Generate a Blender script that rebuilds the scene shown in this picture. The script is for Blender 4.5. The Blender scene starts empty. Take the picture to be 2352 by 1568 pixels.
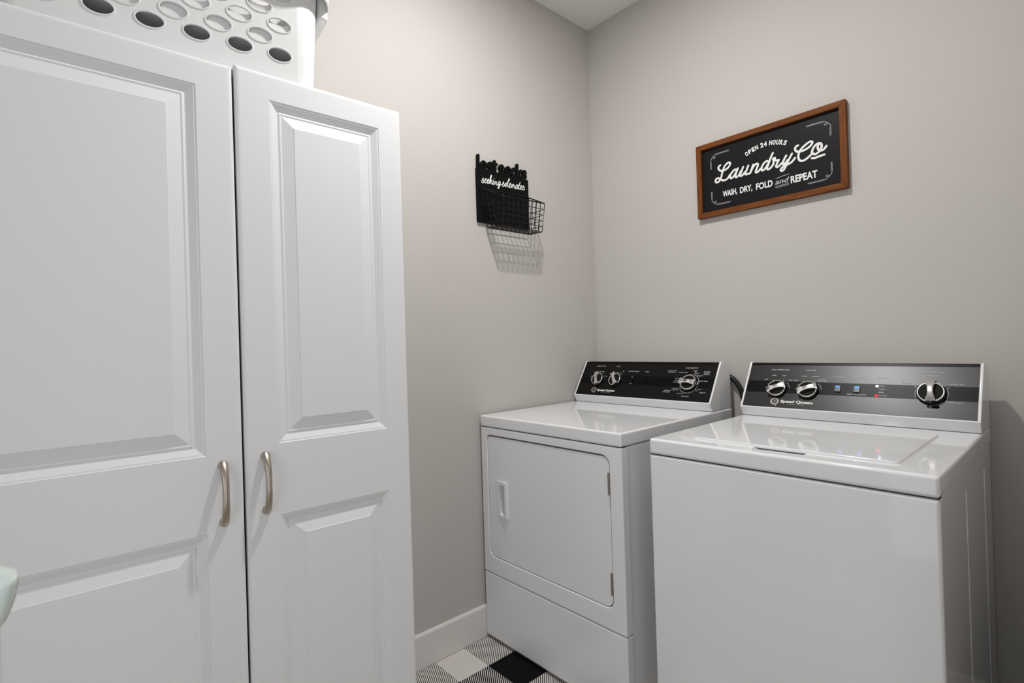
import bpy, bmesh, math, random
from mathutils import Vector, Matrix
random.seed(4)
S = bpy.context.scene
COL = S.collection
PI = math.pi

# ------------------------------------------------------------------ camera
cam_d = bpy.data.cameras.new('camera')
cam_d.sensor_width = 36.0
cam_d.lens = 1193.17 / 2352 * 36.0
cam_d.clip_start = 0.02
cam_d.dof.use_dof = True
cam_d.dof.focus_distance = 1.45
cam_d.dof.aperture_fstop = 5.0
cam = bpy.data.objects.new('camera', cam_d)
COL.objects.link(cam)
cam.matrix_world = Matrix(((0.6649, 0.0237, 0.7465, 1.6468),
                           (0.7463, 0.0205, -0.6653, -2.0368),
                           (-0.0311, 0.9995, -0.0041, 1.1662),
                           (0, 0, 0, 1)))
S.camera = cam

# ------------------------------------------------------------------ world, lamps, exposure
W = bpy.data.worlds.new('world'); S.world = W; W.use_nodes = True
W.node_tree.nodes['Background'].inputs[0].default_value = (0.93, 0.965, 1.0, 1)
W.node_tree.nodes['Background'].inputs[1].default_value = 1.3

def lamp(name, kind, loc, energy, color, **kw):
    d = bpy.data.lights.new(name, kind); d.energy = energy; d.color = color
    for k, v in kw.items(): setattr(d, k, v)
    o = bpy.data.objects.new(name, d); COL.objects.link(o); o.location = loc
    return o
lamp('ceiling_lamp', 'AREA', (0.80, -1.07, 2.70), 20.5, (1.0, 0.99, 0.977), shape='DISK', size=0.085)

S.view_settings.view_transform = 'Standard'
S.view_settings.look = 'None'
S.view_settings.exposure = 0.05
S.view_settings.gamma = 1.0
S.view_settings.use_curve_mapping = False

# ------------------------------------------------------------------ materials
def mat(name, col, rough=0.5, metal=0.0, spec=0.5, coat=0.0, noise=None, emit=None, sss=0.0, bump=None, trans=0.0):
    m = bpy.data.materials.new(name); m.use_nodes = True
    nt = m.node_tree; b = nt.nodes['Principled BSDF']
    b.inputs['Base Color'].default_value = (*col, 1)
    b.inputs['Roughness'].default_value = rough
    b.inputs['Metallic'].default_value = metal
    b.inputs['Specular IOR Level'].default_value = spec
    b.inputs['Coat Weight'].default_value = coat
    b.inputs['Coat Roughness'].default_value = 0.06
    if trans: b.inputs['Transmission Weight'].default_value = trans
    if sss:
        b.inputs['Subsurface Weight'].default_value = sss
        b.inputs['Subsurface Radius'].default_value = (0.02, 0.02, 0.02)
    if emit:
        b.inputs['Emission Color'].default_value = (*emit[0], 1)
        b.inputs['Emission Strength'].default_value = emit[1]
    tc = nt.nodes.new('ShaderNodeTexCoord')
    if noise:
        sc, amt = noise
        n = nt.nodes.new('ShaderNodeTexNoise'); n.inputs['Scale'].default_value = sc
        n.inputs['Detail'].default_value = 3
        nt.links.new(tc.outputs['Object'], n.inputs['Vector'])
        mx = nt.nodes.new('ShaderNodeMixRGB'); mx.blend_type = 'MULTIPLY'; mx.inputs[0].default_value = amt
        mx.inputs[1].default_value = (*col, 1)
        nt.links.new(n.outputs['Fac'], mx.inputs[2])
        # keep the mean: brighten by dividing out the noise average
        mx.inputs[1].default_value = (*[min(1, c * (1 + amt * 0.5)) for c in col], 1)
        nt.links.new(mx.outputs[0], b.inputs['Base Color'])
    if bump:
        sc, st, dist = bump
        n2 = nt.nodes.new('ShaderNodeTexNoise'); n2.inputs['Scale'].default_value = sc
        n2.inputs['Detail'].default_value = 2
        nt.links.new(tc.outputs['Object'], n2.inputs['Vector'])
        bp = nt.nodes.new('ShaderNodeBump'); bp.inputs['Strength'].default_value = st
        bp.inputs['Distance'].default_value = dist
        nt.links.new(n2.outputs['Fac'], bp.inputs['Height'])
        nt.links.new(bp.outputs['Normal'], b.inputs['Normal'])
    return m

M = {}
M['wall'] = mat('wall_paint', (0.55, 0.525, 0.497), 0.75, spec=0.25, bump=(260, 0.12, 0.002))
M['ceiling'] = mat('ceiling_paint', (0.84, 0.83, 0.80), 0.9, spec=0.2, bump=(90, 0.25, 0.004))
M['trim'] = mat('trim_paint', (0.76, 0.74, 0.71), 0.4, noise=(30, 0.03))
M['cab'] = mat('cabinet_white', (0.80, 0.805, 0.815), 0.5, spec=0.3, bump=(700, 0.03, 0.0006))
M['cabin'] = mat('cabinet_inside', (0.45, 0.45, 0.45), 0.7, noise=(20, 0.05))
M['enamel'] = mat('white_enamel', (0.835, 0.84, 0.852), 0.075, spec=0.5, bump=(420, 0.006, 0.0004))
M['gap_shade'] = mat('enamel_shadow_gap', (0.05, 0.05, 0.055), 0.6, noise=(15, 0.05))  # near-black colour standing in for shade inside seams and gaps
M['panel'] = mat('console_black', (0.0075, 0.0070, 0.0068), 0.38, spec=0.14, noise=(300, 0.1))
M['washpanel'] = mat('console_charcoal', (0.0095, 0.0082, 0.0082), 0.33, spec=0.44, noise=(300, 0.1))
M['stripe'] = mat('console_stripe', (0.0025, 0.0027, 0.0035), 0.33, spec=0.12, noise=(300, 0.1))
M['chrome'] = mat('chrome', (0.80, 0.80, 0.80), 0.13, metal=1.0, noise=(60, 0.04))
M['knobface'] = mat('knob_face', (0.012, 0.012, 0.010), 0.5, spec=0.06, noise=(60, 0.1))
M['nickel'] = mat('brushed_nickel', (0.50, 0.45, 0.385), 0.30, metal=1.0, noise=(140, 0.12))
M['hinge'] = mat('hinge_metal', (0.30, 0.27, 0.24), 0.42, metal=0.8, noise=(200, 0.2))
M['blackpaint'] = mat('black_paint', (0.0035, 0.0034, 0.0035), 0.6, spec=0.12, noise=(80, 0.15))
M['blackwire'] = mat('black_wire', (0.005, 0.0045, 0.0045), 0.42, spec=0.3, noise=(120, 0.15))
M['letter'] = mat('white_letter', (0.82, 0.82, 0.80), 0.6, noise=(60, 0.04))
M['lettergrey'] = mat('grey_letter', (0.42, 0.42, 0.44), 0.6, noise=(60, 0.04))
M['print'] = mat('console_print', (0.50, 0.50, 0.50), 0.5, noise=(60, 0.04))
M['brand'] = mat('brand_print', (0.85, 0.85, 0.84), 0.5, noise=(60, 0.04))
M['emblem'] = mat('emblem_print', (0.34, 0.30, 0.29), 0.4, metal=0.3, noise=(60, 0.05))
M['basket'] = mat('basket_plastic', (0.80, 0.80, 0.80), 0.38, spec=0.4, bump=(150, 0.03, 0.001))
M['rubber'] = mat('black_rubber', (0.006, 0.006, 0.006), 0.45, noise=(80, 0.2))
M['signface'] = mat('sign_face', (0.0075, 0.0062, 0.0080), 0.45, spec=0.18, noise=(200, 0.1))
M['blue'] = mat('blue_led', (0.02, 0.2, 0.9), 0.4, emit=((0.012, 0.14, 0.95), 1.5))
M['bluewhite'] = mat('bright_led', (0.6, 0.8, 1.0), 0.4, emit=((0.35, 0.65, 1.0), 4.0))
M['red'] = mat('red_led', (0.9, 0.02, 0.04), 0.4, emit=((1.0, 0.01, 0.03), 2.0))
M['button'] = mat('grey_button', (0.035, 0.037, 0.042), 0.35, noise=(100, 0.1))
M['gloss'] = mat('gloss_white_plastic', (0.66, 0.74, 0.70), 0.12, spec=0.5, noise=(10, 0.03))
M['darkslot'] = mat('dark_slot', (0.03, 0.02, 0.022), 0.3, noise=(40, 0.1))

def wood_mat(nm, scale):
    m = bpy.data.materials.new(nm); m.use_nodes = True
    nt = m.node_tree; b = nt.nodes['Principled BSDF']; b.inputs['Roughness'].default_value = 0.6; b.inputs['Specular IOR Level'].default_value = 0.15
    tc = nt.nodes.new('ShaderNodeTexCoord'); mp = nt.nodes.new('ShaderNodeMapping')
    mp.inputs['Scale'].default_value = scale
    nt.links.new(tc.outputs['Object'], mp.inputs['Vector'])
    n = nt.nodes.new('ShaderNodeTexNoise'); n.inputs['Scale'].default_value = 2.2; n.inputs['Detail'].default_value = 5
    nt.links.new(mp.outputs[0], n.inputs['Vector'])
    r = nt.nodes.new('ShaderNodeValToRGB')
    r.color_ramp.elements[0].position = 0.32; r.color_ramp.elements[0].color = (0.105, 0.031, 0.0075, 1)
    r.color_ramp.elements[1].position = 0.68; r.color_ramp.elements[1].color = (0.215, 0.071, 0.017, 1)
    nt.links.new(n.outputs['Fac'], r.inputs[0]); nt.links.new(r.outputs[0], b.inputs['Base Color'])
    return m
M['wood'] = wood_mat('stained_wood', (5, 60, 60)); M['woodv'] = wood_mat('stained_wood_upright', (60, 60, 5))

def floor_mat():
    m = bpy.data.materials.new('vinyl_plank'); m.use_nodes = True
    nt = m.node_tree; b = nt.nodes['Principled BSDF']; b.inputs['Roughness'].default_value = 0.45
    tc = nt.nodes.new('ShaderNodeTexCoord'); mp = nt.nodes.new('ShaderNodeMapping')
    mp.inputs['Scale'].default_value = (14, 1.5, 1)
    nt.links.new(tc.outputs['Object'], mp.inputs['Vector'])
    n = nt.nodes.new('ShaderNodeTexNoise'); n.inputs['Scale'].default_value = 3; n.inputs['Detail'].default_value = 4
    nt.links.new(mp.outputs[0], n.inputs['Vector'])
    r = nt.nodes.new('ShaderNodeValToRGB')
    r.color_ramp.elements[0].color = (0.30, 0.25, 0.20, 1); r.color_ramp.elements[1].color = (0.5, 0.43, 0.36, 1)
    nt.links.new(n.outputs['Fac'], r.inputs[0]); nt.links.new(r.outputs[0], b.inputs['Base Color'])
    return m
M['floor'] = floor_mat()

def rug_mat():
    """woven buffalo check: white, black and twill-striped squares"""
    m = bpy.data.materials.new('buffalo_check_weave'); m.use_nodes = True
    nt = m.node_tree; b = nt.nodes['Principled BSDF']
    b.inputs['Roughness'].default_value = 0.95; b.inputs['Specular IOR Level'].default_value = 0.1
    N = nt.nodes.new; L = nt.links.new
    def math_(op, a, c=None):
        n = N('ShaderNodeMath'); n.operation = op
        for i, v in enumerate((a, c)):
            if v is None: continue
            if isinstance(v, (int, float)): n.inputs[i].default_value = v
            else: L(v, n.inputs[i])
        return n.outputs[0]
    tc = N('ShaderNodeTexCoord'); sp = N('ShaderNodeSeparateXYZ'); L(tc.outputs['Object'], sp.inputs[0])
    nz = N('ShaderNodeTexNoise'); nz.inputs['Scale'].default_value = 40; L(tc.outputs['Object'], nz.inputs['Vector'])
    wob = math_('MULTIPLY', math_('SUBTRACT', nz.outputs['Fac'], 0.5), 0.0045)
    X, Y = sp.outputs[0], sp.outputs[1]
    # dark bands: columns 0.173..0.328 (period 0.31), rows -0.879..-0.745 (period 0.264)
    cx = math_('LESS_THAN', math_('FRACT', math_('DIVIDE', math_('ADD', X, 10 * 0.322 - 0.163), 0.322)), 0.53)
    ry = math_('LESS_THAN', math_('FRACT', math_('DIVIDE', math_('ADD', Y, 10 * 0.256 + 0.877), 0.256)), 0.5)
    both = math_('MULTIPLY', cx, ry)
    anyd = math_('MAXIMUM', cx, ry)
    mixed = math_('SUBTRACT', anyd, both)
    ph = math_('FRACT', math_('DIVIDE', math_('ADD', math_('ADD', X, Y), math_('ADD', wob, 10)), 0.0100))
    duty = math_('ADD', 0.36, math_('MULTIPLY', cx, 0.22))
    st = math_('LESS_THAN', ph, duty)
    dark = math_('MAXIMUM', both, math_('MULTIPLY', mixed, st))
    mx = N('ShaderNodeMixRGB'); L(dark, mx.inputs[0])
    mx.inputs[1].default_value = (0.70, 0.66, 0.625, 1); mx.inputs[2].default_value = (0.006, 0.006, 0.0075, 1)
    L(mx.outputs[0], b.inputs['Base Color'])
    wv = math_('SINE', math_('MULTIPLY', math_('ADD', X, Y), 2 * PI / 0.0100))
    bp = N('ShaderNodeBump'); bp.inputs['Strength'].default_value = 0.25; bp.inputs['Distance'].default_value = 0.002
    L(wv, bp.inputs['Height']); L(bp.outputs['Normal'], b.inputs['Normal'])
    return m
M['rug'] = rug_mat()

# ------------------------------------------------------------------ mesh helpers
def obj(name, bm, m, parent=None, smooth=40, wn=True, loc=None):
    if isinstance(bm, bmesh.types.BMesh):
        bmesh.ops.recalc_face_normals(bm, faces=bm.faces[:])
        me = bpy.data.meshes.new(name); bm.to_mesh(me); bm.free()
    else: me = bm; me.name = name
    if m: me.materials.clear(); me.materials.append(M[m])
    if smooth:
        for p in me.polygons: p.use_smooth = True
        me.set_sharp_from_angle(angle=math.radians(smooth))
    o = bpy.data.objects.new(name, me); COL.objects.link(o)
    if loc: o.location = loc
    if parent: o.parent = parent
    if smooth and wn:
        w = o.modifiers.new('wn', 'WEIGHTED_NORMAL'); w.keep_sharp = True
    return o

def thing(name, label, cat, loc=(0, 0, 0), rotz=0, group=None):
    o = bpy.data.objects.new(name, None); COL.objects.link(o)
    o.location = loc; o.rotation_euler = (0, 0, rotz); o.empty_display_size = 0.1
    o['label'] = label; o['category'] = cat
    if group: o['group'] = group
    return o

def struct(name, bm, m, parent=None, **k):
    o = obj(name, bm, m, parent, **k); o['kind'] = 'structure'; return o

def box(bm, x0, x1, y0, y1, z0, z1, bev=0, seg=2):
    r = bmesh.ops.create_cube(bm, size=1)
    vs = r['verts']
    for v in vs:
        v.co = Vector((x0 if v.co.x < 0 else x1, y0 if v.co.y < 0 else y1, z0 if v.co.z < 0 else z1))
    if bev:
        es = list({e for v in vs for e in v.link_edges})
        bmesh.ops.bevel(bm, geom=es, offset=bev, segments=seg, profile=0.5, affect='EDGES')
    return bm

def newbox(*a, **k): return box(bmesh.new(), *a, **k)

def prism(poly, a0, a1, axis='x', bev=0, seg=2):
    """extrude a 2D polygon: axis x -> (y,z); axis y -> (x,z); axis z -> (x,y)"""
    bm = bmesh.new()
    f = {'x': lambda p, a: (a, p[0], p[1]), 'y': lambda p, a: (p[0], a, p[1]), 'z': lambda p, a: (p[0], p[1], a)}[axis]
    A = [bm.verts.new(f(p, a0)) for p in poly]; B = [bm.verts.new(f(p, a1)) for p in poly]
    bm.faces.new(A); bm.faces.new(B[::-1]); n = len(poly)
    for i in range(n): bm.faces.new((A[i], B[i], B[(i + 1) % n], A[(i + 1) % n]))
    if bev:
        bmesh.ops.recalc_face_normals(bm, faces=bm.faces[:])
        es = [e for e in bm.edges if e.calc_face_angle(0) > 0.5]
        bmesh.ops.bevel(bm, geom=es, offset=bev, segments=seg, profile=0.5, affect='EDGES')
    return bm

def rrect(x0, x1, y0, y1, r, n=6):
    rs = r if isinstance(r, (list, tuple)) else [r] * 4   # corners: BL, BR, TR, TL
    pts = []
    for (cx, cy, a0, rr) in ((x0, y0, PI, rs[0]), (x1, y0, 1.5 * PI, rs[1]), (x1, y1, 0, rs[2]), (x0, y1, 0.5 * PI, rs[3])):
        ox = cx + (rr if cx == x0 else -rr); oy = cy + (rr if cy == y0 else -rr)
        for i in range(n + 1):
            a = a0 + PI / 2 * i / n
            pts.append((ox + rr * math.cos(a), oy + rr * math.sin(a)))
    return pts

def ellipse(cx, cy, rx, ry, n=28):
    return [(cx + rx * math.cos(2 * PI * i / n), cy + ry * math.sin(2 * PI * i / n)) for i in range(n)]

def plate(loops, thick, bev=0, seg=2):
    """flat plate with holes, in XY, z from 0 to thick -> bmesh"""
    cu = bpy.data.curves.new('tmp', 'CURVE'); cu.dimensions = '2D'; cu.fill_mode = 'BOTH'
    for lp in loops:
        s = cu.splines.new('POLY'); s.points.add(len(lp) - 1); s.use_cyclic_u = True
        for p, q in zip(s.points, lp): p.co = (q[0], q[1], 0, 1)
    cu.extrude = thick / 2 - bev; cu.bevel_depth = bev; cu.bevel_resolution = seg; cu.offset = -bev
    o = bpy.data.objects.new('tmp', cu); COL.objects.link(o)
    dg = bpy.context.evaluated_depsgraph_get()
    me = bpy.data.meshes.new_from_object(o.evaluated_get(dg), depsgraph=dg)
    bm = bmesh.new(); bm.from_mesh(me)
    bmesh.ops.remove_doubles(bm, verts=bm.verts[:], dist=1e-6)
    bpy.data.objects.remove(o); bpy.data.curves.remove(cu); bpy.data.meshes.remove(me)
    bmesh.ops.translate(bm, verts=bm.verts[:], vec=(0, 0, thick / 2))
    return bm

def xform(bm, fn):
    for v in bm.verts: v.co = Vector(fn(v.co))
    return bm

def front(bm, y, s=1):
    """plate XY -> world XZ facing -y: plate z -> towards -y"""
    return xform(bm, lambda c: (c.x, y - c.z, c.y))

def lathe(profile, n=32, bm=None, fn=None):
    """profile (r, h) -> revolve around z"""
    bm = bm or bmesh.new(); rings = []
    for r, h in profile:
        if r < 1e-6: rings.append([bm.verts.new((0, 0, h))])
        else: rings.append([bm.verts.new((r * math.cos(2 * PI * i / n), r * math.sin(2 * PI * i / n), h)) for i in range(n)])
    for a, b in zip(rings, rings[1:]):
        for i in range(n):
            j = (i + 1) % n
            if len(a) == 1 and len(b) > 1: bm.faces.new((a[0], b[i], b[j]))
            elif len(b) == 1 and len(a) > 1: bm.faces.new((a[i], a[j], b[0]))
            elif len(a) > 1: bm.faces.new((a[i], a[j], b[j], b[i]))
    if fn: xform(bm, fn)
    return bm

def smooth_path(pts, sub=4, closed=False):
    """Catmull-Rom"""
    P = [Vector(p) for p in pts]; n = len(P); out = []
    if n < 3: return P
    rng = range(n if closed else n - 1)
    for i in rng:
        p0 = P[(i - 1) % n] if closed or i > 0 else P[0]
        p1 = P[i]; p2 = P[(i + 1) % n]
        p3 = P[(i + 2) % n] if closed or i + 2 < n else P[-1]
        for k in range(sub):
            t = k / sub
            out.append(0.5 * ((2 * p1) + (p2 - p0) * t + (2 * p0 - 5 * p1 + 4 * p2 - p3) * t * t + (3 * p1 - p0 - 3 * p2 + p3) * t ** 3))
    if not closed: out.append(P[-1])
    return out

def tube(pts, r, n=8, bm=None, closed=False, up=Vector((0, 0, 1)), rad=None):
    """swept tube; rad(i)->(ra along side, rb along normal)"""
    bm = bm or bmesh.new(); P = [Vector(p) for p in pts]; rings = []; N = len(P)
    for i, p in enumerate(P):
        if closed: t = (P[(i + 1) % N] - P[i - 1]).normalized()
        else: t = (P[min(i + 1, N - 1)] - P[max(i - 1, 0)]).normalized()
        u = up if abs(t.dot(up)) < 0.98 else Vector((1, 0, 0))
        s = t.cross(u).normalized(); w = s.cross(t)
        ra, rb = rad(i) if rad else (r, r)
        rings.append([bm.verts.new(p + s * (ra * math.cos(2 * PI * k / n)) + w * (rb * math.sin(2 * PI * k / n))) for k in range(n)])
    for i in range(N if closed else N - 1):
        a, b = rings[i], rings[(i + 1) % N]
        for k in range(n): bm.faces.new((a[k], a[(k + 1) % n], b[(k + 1) % n], b[k]))
    if not closed: bm.faces.new(rings[0][::-1]); bm.faces.new(rings[-1])
    return bm

def ribbon(bm, pts, w, to3, thick, sub=4, wfn=None, ramp=0.0):
    """flat stroke of half width w following 2D pts; to3(a, b, d) -> 3D, d = height above the face"""
    P = smooth_path([(p[0], p[1], 0) for p in pts], sub); n = len(P); Lf = []; Rt = []
    for i, p in enumerate(P):
        t = P[min(i + 1, n - 1)] - P[max(i - 1, 0)]
        if t.length < 1e-9: t = Vector((1, 0, 0))
        t.normalize(); q = Vector((-t.y, t.x, 0)); ww = w * (wfn(i / (n - 1)) if wfn else 1)
        Lf.append(p + q * ww); Rt.append(p - q * ww)
    t0 = (P[1] - P[0]).normalized(); t1 = (P[-1] - P[-2]).normalized()
    w0 = w * (wfn(0) if wfn else 1); w1 = w * (wfn(1) if wfn else 1)
    cap1 = [P[-1] + Vector((math.cos(a), math.sin(a), 0)) * w1 for a in [math.atan2(t1.y, t1.x) + PI / 2 - PI * k / 6 for k in range(1, 6)]]
    cap0 = [P[0] + Vector((math.cos(a), math.sin(a), 0)) * w0 for a in [math.atan2(t0.y, t0.x) - PI / 2 - PI * k / 6 for k in range(1, 6)]]
    V = lambda p, d: bm.verts.new(to3(p.x, p.y, d))
    hh = lambda i: thick + ramp * i / n
    lf = [V(p, hh(i)) for i, p in enumerate(Lf)]; rt = [V(p, hh(i)) for i, p in enumerate(Rt)]
    c1 = [V(p, thick + ramp) for p in cap1]; c0 = [V(p, thick) for p in cap0]
    for i in range(n - 1): bm.faces.new((rt[i], rt[i + 1], lf[i + 1], lf[i]))
    bm.faces.new([lf[-1]] + c1 + [rt[-1]]); bm.faces.new([rt[0]] + c0 + [lf[0]])
    rim = lf + c1 + rt[::-1] + c0
    rim2 = [V(p, 0) for p in Lf + cap1 + Rt[::-1] + cap0]
    m = len(rim)
    for i in range(m): bm.faces.new((rim[i], rim[(i + 1) % m], rim2[(i + 1) % m], rim2[i]))
    return bm

_tc = {}
def text_mesh(s, bold=0.0, shear=0.0, spacing=1.0):
    key = (s, bold, shear, spacing)
    if key in _tc: return _tc[key]
    cu = bpy.data.curves.new('tmp', 'FONT'); cu.body = s; cu.size = 1; cu.offset = bold; cu.shear = shear
    cu.space_character = spacing; cu.resolution_u = 3
    o = bpy.data.objects.new('tmp', cu); COL.objects.link(o)
    dg = bpy.context.evaluated_depsgraph_get()
    me = bpy.data.meshes.new_from_object(o.evaluated_get(dg), depsgraph=dg)
    vs = [(v.co.x, v.co.y) for v in me.vertices]; fs = [tuple(p.vertices) for p in me.polygons]
    bpy.data.objects.remove(o); bpy.data.curves.remove(cu); bpy.data.meshes.remove(me)
    _tc[key] = (vs, fs); return vs, fs

def put_text(bm, s, a0, a1, b0, h, to3, d=0.0003, bold=0.0, shear=0.0, spacing=1.0, fn=None):
    """lay text between a0 and a1 (fitted width), baseline b0, cap height h"""
    vs, fs = text_mesh(s, bold, shear, spacing)
    if not vs: return
    x0 = min(v[0] for v in vs); x1 = max(v[0] for v in vs); k = h / 0.70
    out = []
    for x, y in vs:
        a = a0 + (x - x0) / (x1 - x0) * (a1 - a0); b = b0 + y * k
        if fn: a, b = fn(a, b)
        out.append(bm.verts.new(to3(a, b, d)))
    for f in fs:
        try: bm.faces.new([out[i] for i in f])
        except ValueError: pass
    return bm

# stroke centre lines of the hand-drawn lettering (metres on the sign face)
LAUNDRY = [[[0.6624,1.8556],[0.6559,1.8518],[0.654,1.8467],[0.6567,1.8393],[0.6634,1.833],[0.6726,1.8316],[0.6829,1.8322],[0.6944,1.8379],[0.702,1.8468],[0.7028,1.8532],[0.6984,1.8566],[0.6905,1.8555],[0.6811,1.8482],[0.6751,1.8376],[0.6707,1.8266],[0.6675,1.8163],[0.6636,1.8039],[0.6563,1.7935],[0.6469,1.7903],[0.6417,1.7938],[0.6408,1.8008],[0.6462,1.8062],[0.6544,1.8052],[0.6634,1.7978],[0.6724,1.7922],[0.6827,1.7918],[0.6919,1.7966],[0.7002,1.8077]],[[0.7273,1.8212],[0.7196,1.8222],[0.7105,1.8159],[0.7029,1.8058],[0.7009,1.7975],[0.7052,1.792],[0.7132,1.7955],[0.7224,1.8062],[0.73,1.8194]],[[0.7329,1.824],[0.727,1.8115],[0.7227,1.7995],[0.723,1.7918],[0.7297,1.7922],[0.7376,1.7989],[0.7434,1.8093]],[[0.7536,1.8238],[0.7466,1.8084],[0.7408,1.7969],[0.7428,1.791],[0.7505,1.7933],[0.7605,1.8025]],[[0.7735,1.8237],[0.7671,1.8093],[0.7614,1.798],[0.7623,1.7923],[0.7698,1.792],[0.7783,1.7929],[0.7839,1.8026],[0.7902,1.818],[0.7919,1.8218]],[[0.7794,1.7932],[0.785,1.8024],[0.7927,1.8141],[0.8013,1.8213],[0.8076,1.8216],[0.81,1.8167],[0.806,1.8051],[0.8005,1.7939],[0.8024,1.7892],[0.8097,1.7904],[0.8193,1.7994]],[[0.8454,1.8204],[0.8394,1.8211],[0.83,1.8143],[0.8235,1.8035],[0.8222,1.7954],[0.8262,1.7902],[0.8345,1.7942],[0.8429,1.8045],[0.8492,1.8131]],[[0.8652,1.8449],[0.8578,1.8315],[0.8502,1.8128],[0.8437,1.798],[0.8435,1.7907],[0.8495,1.7891],[0.8587,1.7949],[0.867,1.805]],[[0.8659,1.8092],[0.8702,1.8173],[0.8723,1.8239],[0.8704,1.8255],[0.8659,1.8237],[0.8658,1.8196],[0.8721,1.8152],[0.8799,1.814],[0.8853,1.814]],[[0.8853,1.814],[0.8806,1.805],[0.8753,1.7941],[0.8777,1.7894],[0.885,1.7904],[0.8961,1.7997]],[[0.9112,1.8219],[0.9041,1.8107],[0.8989,1.7989],[0.8997,1.7935],[0.9075,1.7954],[0.9164,1.8051]],[[0.9312,1.8231],[0.9243,1.812],[0.9162,1.7981],[0.9091,1.7838],[0.902,1.7735],[0.8951,1.7703],[0.8909,1.7745],[0.8955,1.7814],[0.9053,1.7869],[0.9169,1.7888],[0.9284,1.7926],[0.9362,1.7995],[0.941,1.8051]],[[0.9526,1.8468],[0.945,1.8441],[0.942,1.837],[0.9455,1.8279],[0.9537,1.8235],[0.9657,1.8229],[0.9795,1.8257],[0.9914,1.832],[0.9988,1.8405],[0.9981,1.8457],[0.991,1.8479],[0.9791,1.8427],[0.9669,1.8345],[0.9584,1.8261],[0.9535,1.8156],[0.9522,1.8039],[0.9555,1.793],[0.9628,1.7879],[0.9738,1.7888],[0.9858,1.7952],[0.9968,1.8038]],[[0.9968,1.8038],[0.998,1.8142],[1.0046,1.826],[1.0137,1.833],[1.0234,1.8329],[1.0284,1.8256],[1.0272,1.8152],[1.0199,1.8048],[1.0109,1.7996],[1.0038,1.7998],[0.9995,1.805]],[[1.0207,1.8328],[1.0161,1.8245],[1.0167,1.8145],[1.0226,1.8069],[1.0322,1.807],[1.0393,1.8125],[1.0429,1.8172]],[[0.9963,1.7882],[1.007,1.7861],[1.0176,1.7879],[1.0282,1.7888],[1.036,1.7894]]]
SOCKS = [[[-0.718,1.8258],[-0.7126,1.8335],[-0.7087,1.8421],[-0.709,1.8353],[-0.7071,1.8289],[-0.7073,1.8244],[-0.7117,1.8201],[-0.7167,1.8215]],[[-0.708,1.8236],[-0.7005,1.8301],[-0.6937,1.8382],[-0.6943,1.8415],[-0.6996,1.8365],[-0.7014,1.8266],[-0.698,1.8221],[-0.6905,1.828]],[[-0.6905,1.8269],[-0.6837,1.8332],[-0.6794,1.8391],[-0.6819,1.8409],[-0.6865,1.8361],[-0.6883,1.8273],[-0.6849,1.8228],[-0.678,1.8286]],[[-0.678,1.8286],[-0.6685,1.8469],[-0.6644,1.8574],[-0.6657,1.8606],[-0.6697,1.8535],[-0.6739,1.8396],[-0.6767,1.8243]],[[-0.6758,1.8301],[-0.6665,1.841],[-0.6629,1.8394],[-0.6668,1.8335],[-0.6721,1.8308],[-0.6671,1.826],[-0.6635,1.8238],[-0.6581,1.83]],[[-0.6539,1.841],[-0.6572,1.8324],[-0.6575,1.8255],[-0.6531,1.8246],[-0.6476,1.8319]],[[-0.6517,1.8495],[-0.6515,1.8487]],[[-0.6466,1.8378],[-0.6493,1.8258]],[[-0.6484,1.8294],[-0.6413,1.8382],[-0.6384,1.837],[-0.6403,1.8275],[-0.6366,1.8252],[-0.6295,1.8323]],[[-0.6193,1.8423],[-0.6254,1.8412],[-0.6295,1.834],[-0.6297,1.8276],[-0.6259,1.8277],[-0.6203,1.8357],[-0.6177,1.8426],[-0.6205,1.8299],[-0.6256,1.8174],[-0.6296,1.8115],[-0.6317,1.8146],[-0.6253,1.8244],[-0.6143,1.8322]],[[-0.6089,1.8293],[-0.6036,1.8378],[-0.5998,1.8461],[-0.5986,1.8375],[-0.5962,1.8304],[-0.6018,1.8253],[-0.6071,1.8273]],[[-0.5962,1.831],[-0.5905,1.8378],[-0.584,1.8437],[-0.5826,1.8398],[-0.5837,1.8326],[-0.5894,1.8269],[-0.5923,1.8299],[-0.5905,1.8378]],[[-0.5829,1.8334],[-0.5729,1.8493],[-0.5661,1.8611],[-0.5676,1.8644],[-0.5718,1.8577],[-0.577,1.8438],[-0.5782,1.833],[-0.5746,1.8278],[-0.5697,1.8328]],[[-0.5697,1.8328],[-0.5615,1.8407],[-0.5589,1.8447],[-0.562,1.8459],[-0.567,1.8397],[-0.5682,1.8301],[-0.5636,1.8268],[-0.5553,1.8365]],[[-0.5536,1.841],[-0.5573,1.8279]],[[-0.5555,1.8336],[-0.5471,1.8445],[-0.5448,1.8426],[-0.5493,1.8287]],[[-0.5475,1.835],[-0.5392,1.8418],[-0.5361,1.84],[-0.5389,1.8306],[-0.535,1.8283],[-0.529,1.8371]],[[-0.519,1.846],[-0.5247,1.8456],[-0.5298,1.8381],[-0.5309,1.8308],[-0.5261,1.8304],[-0.5193,1.8388],[-0.5166,1.8459],[-0.5203,1.8351],[-0.5189,1.8299],[-0.5138,1.8338]],[[-0.5046,1.86],[-0.5108,1.8475],[-0.5146,1.8361],[-0.5132,1.8291],[-0.5058,1.8328]],[[-0.5133,1.8465],[-0.5027,1.8469]],[[-0.5058,1.8328],[-0.4964,1.8417],[-0.4937,1.847],[-0.4962,1.8477],[-0.5013,1.842],[-0.5033,1.8333],[-0.4985,1.8299],[-0.49,1.8374]],[[-0.4909,1.8366],[-0.4865,1.8434],[-0.4837,1.85],[-0.4824,1.8417],[-0.4794,1.835],[-0.4854,1.8304],[-0.4903,1.8319]]]
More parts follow.
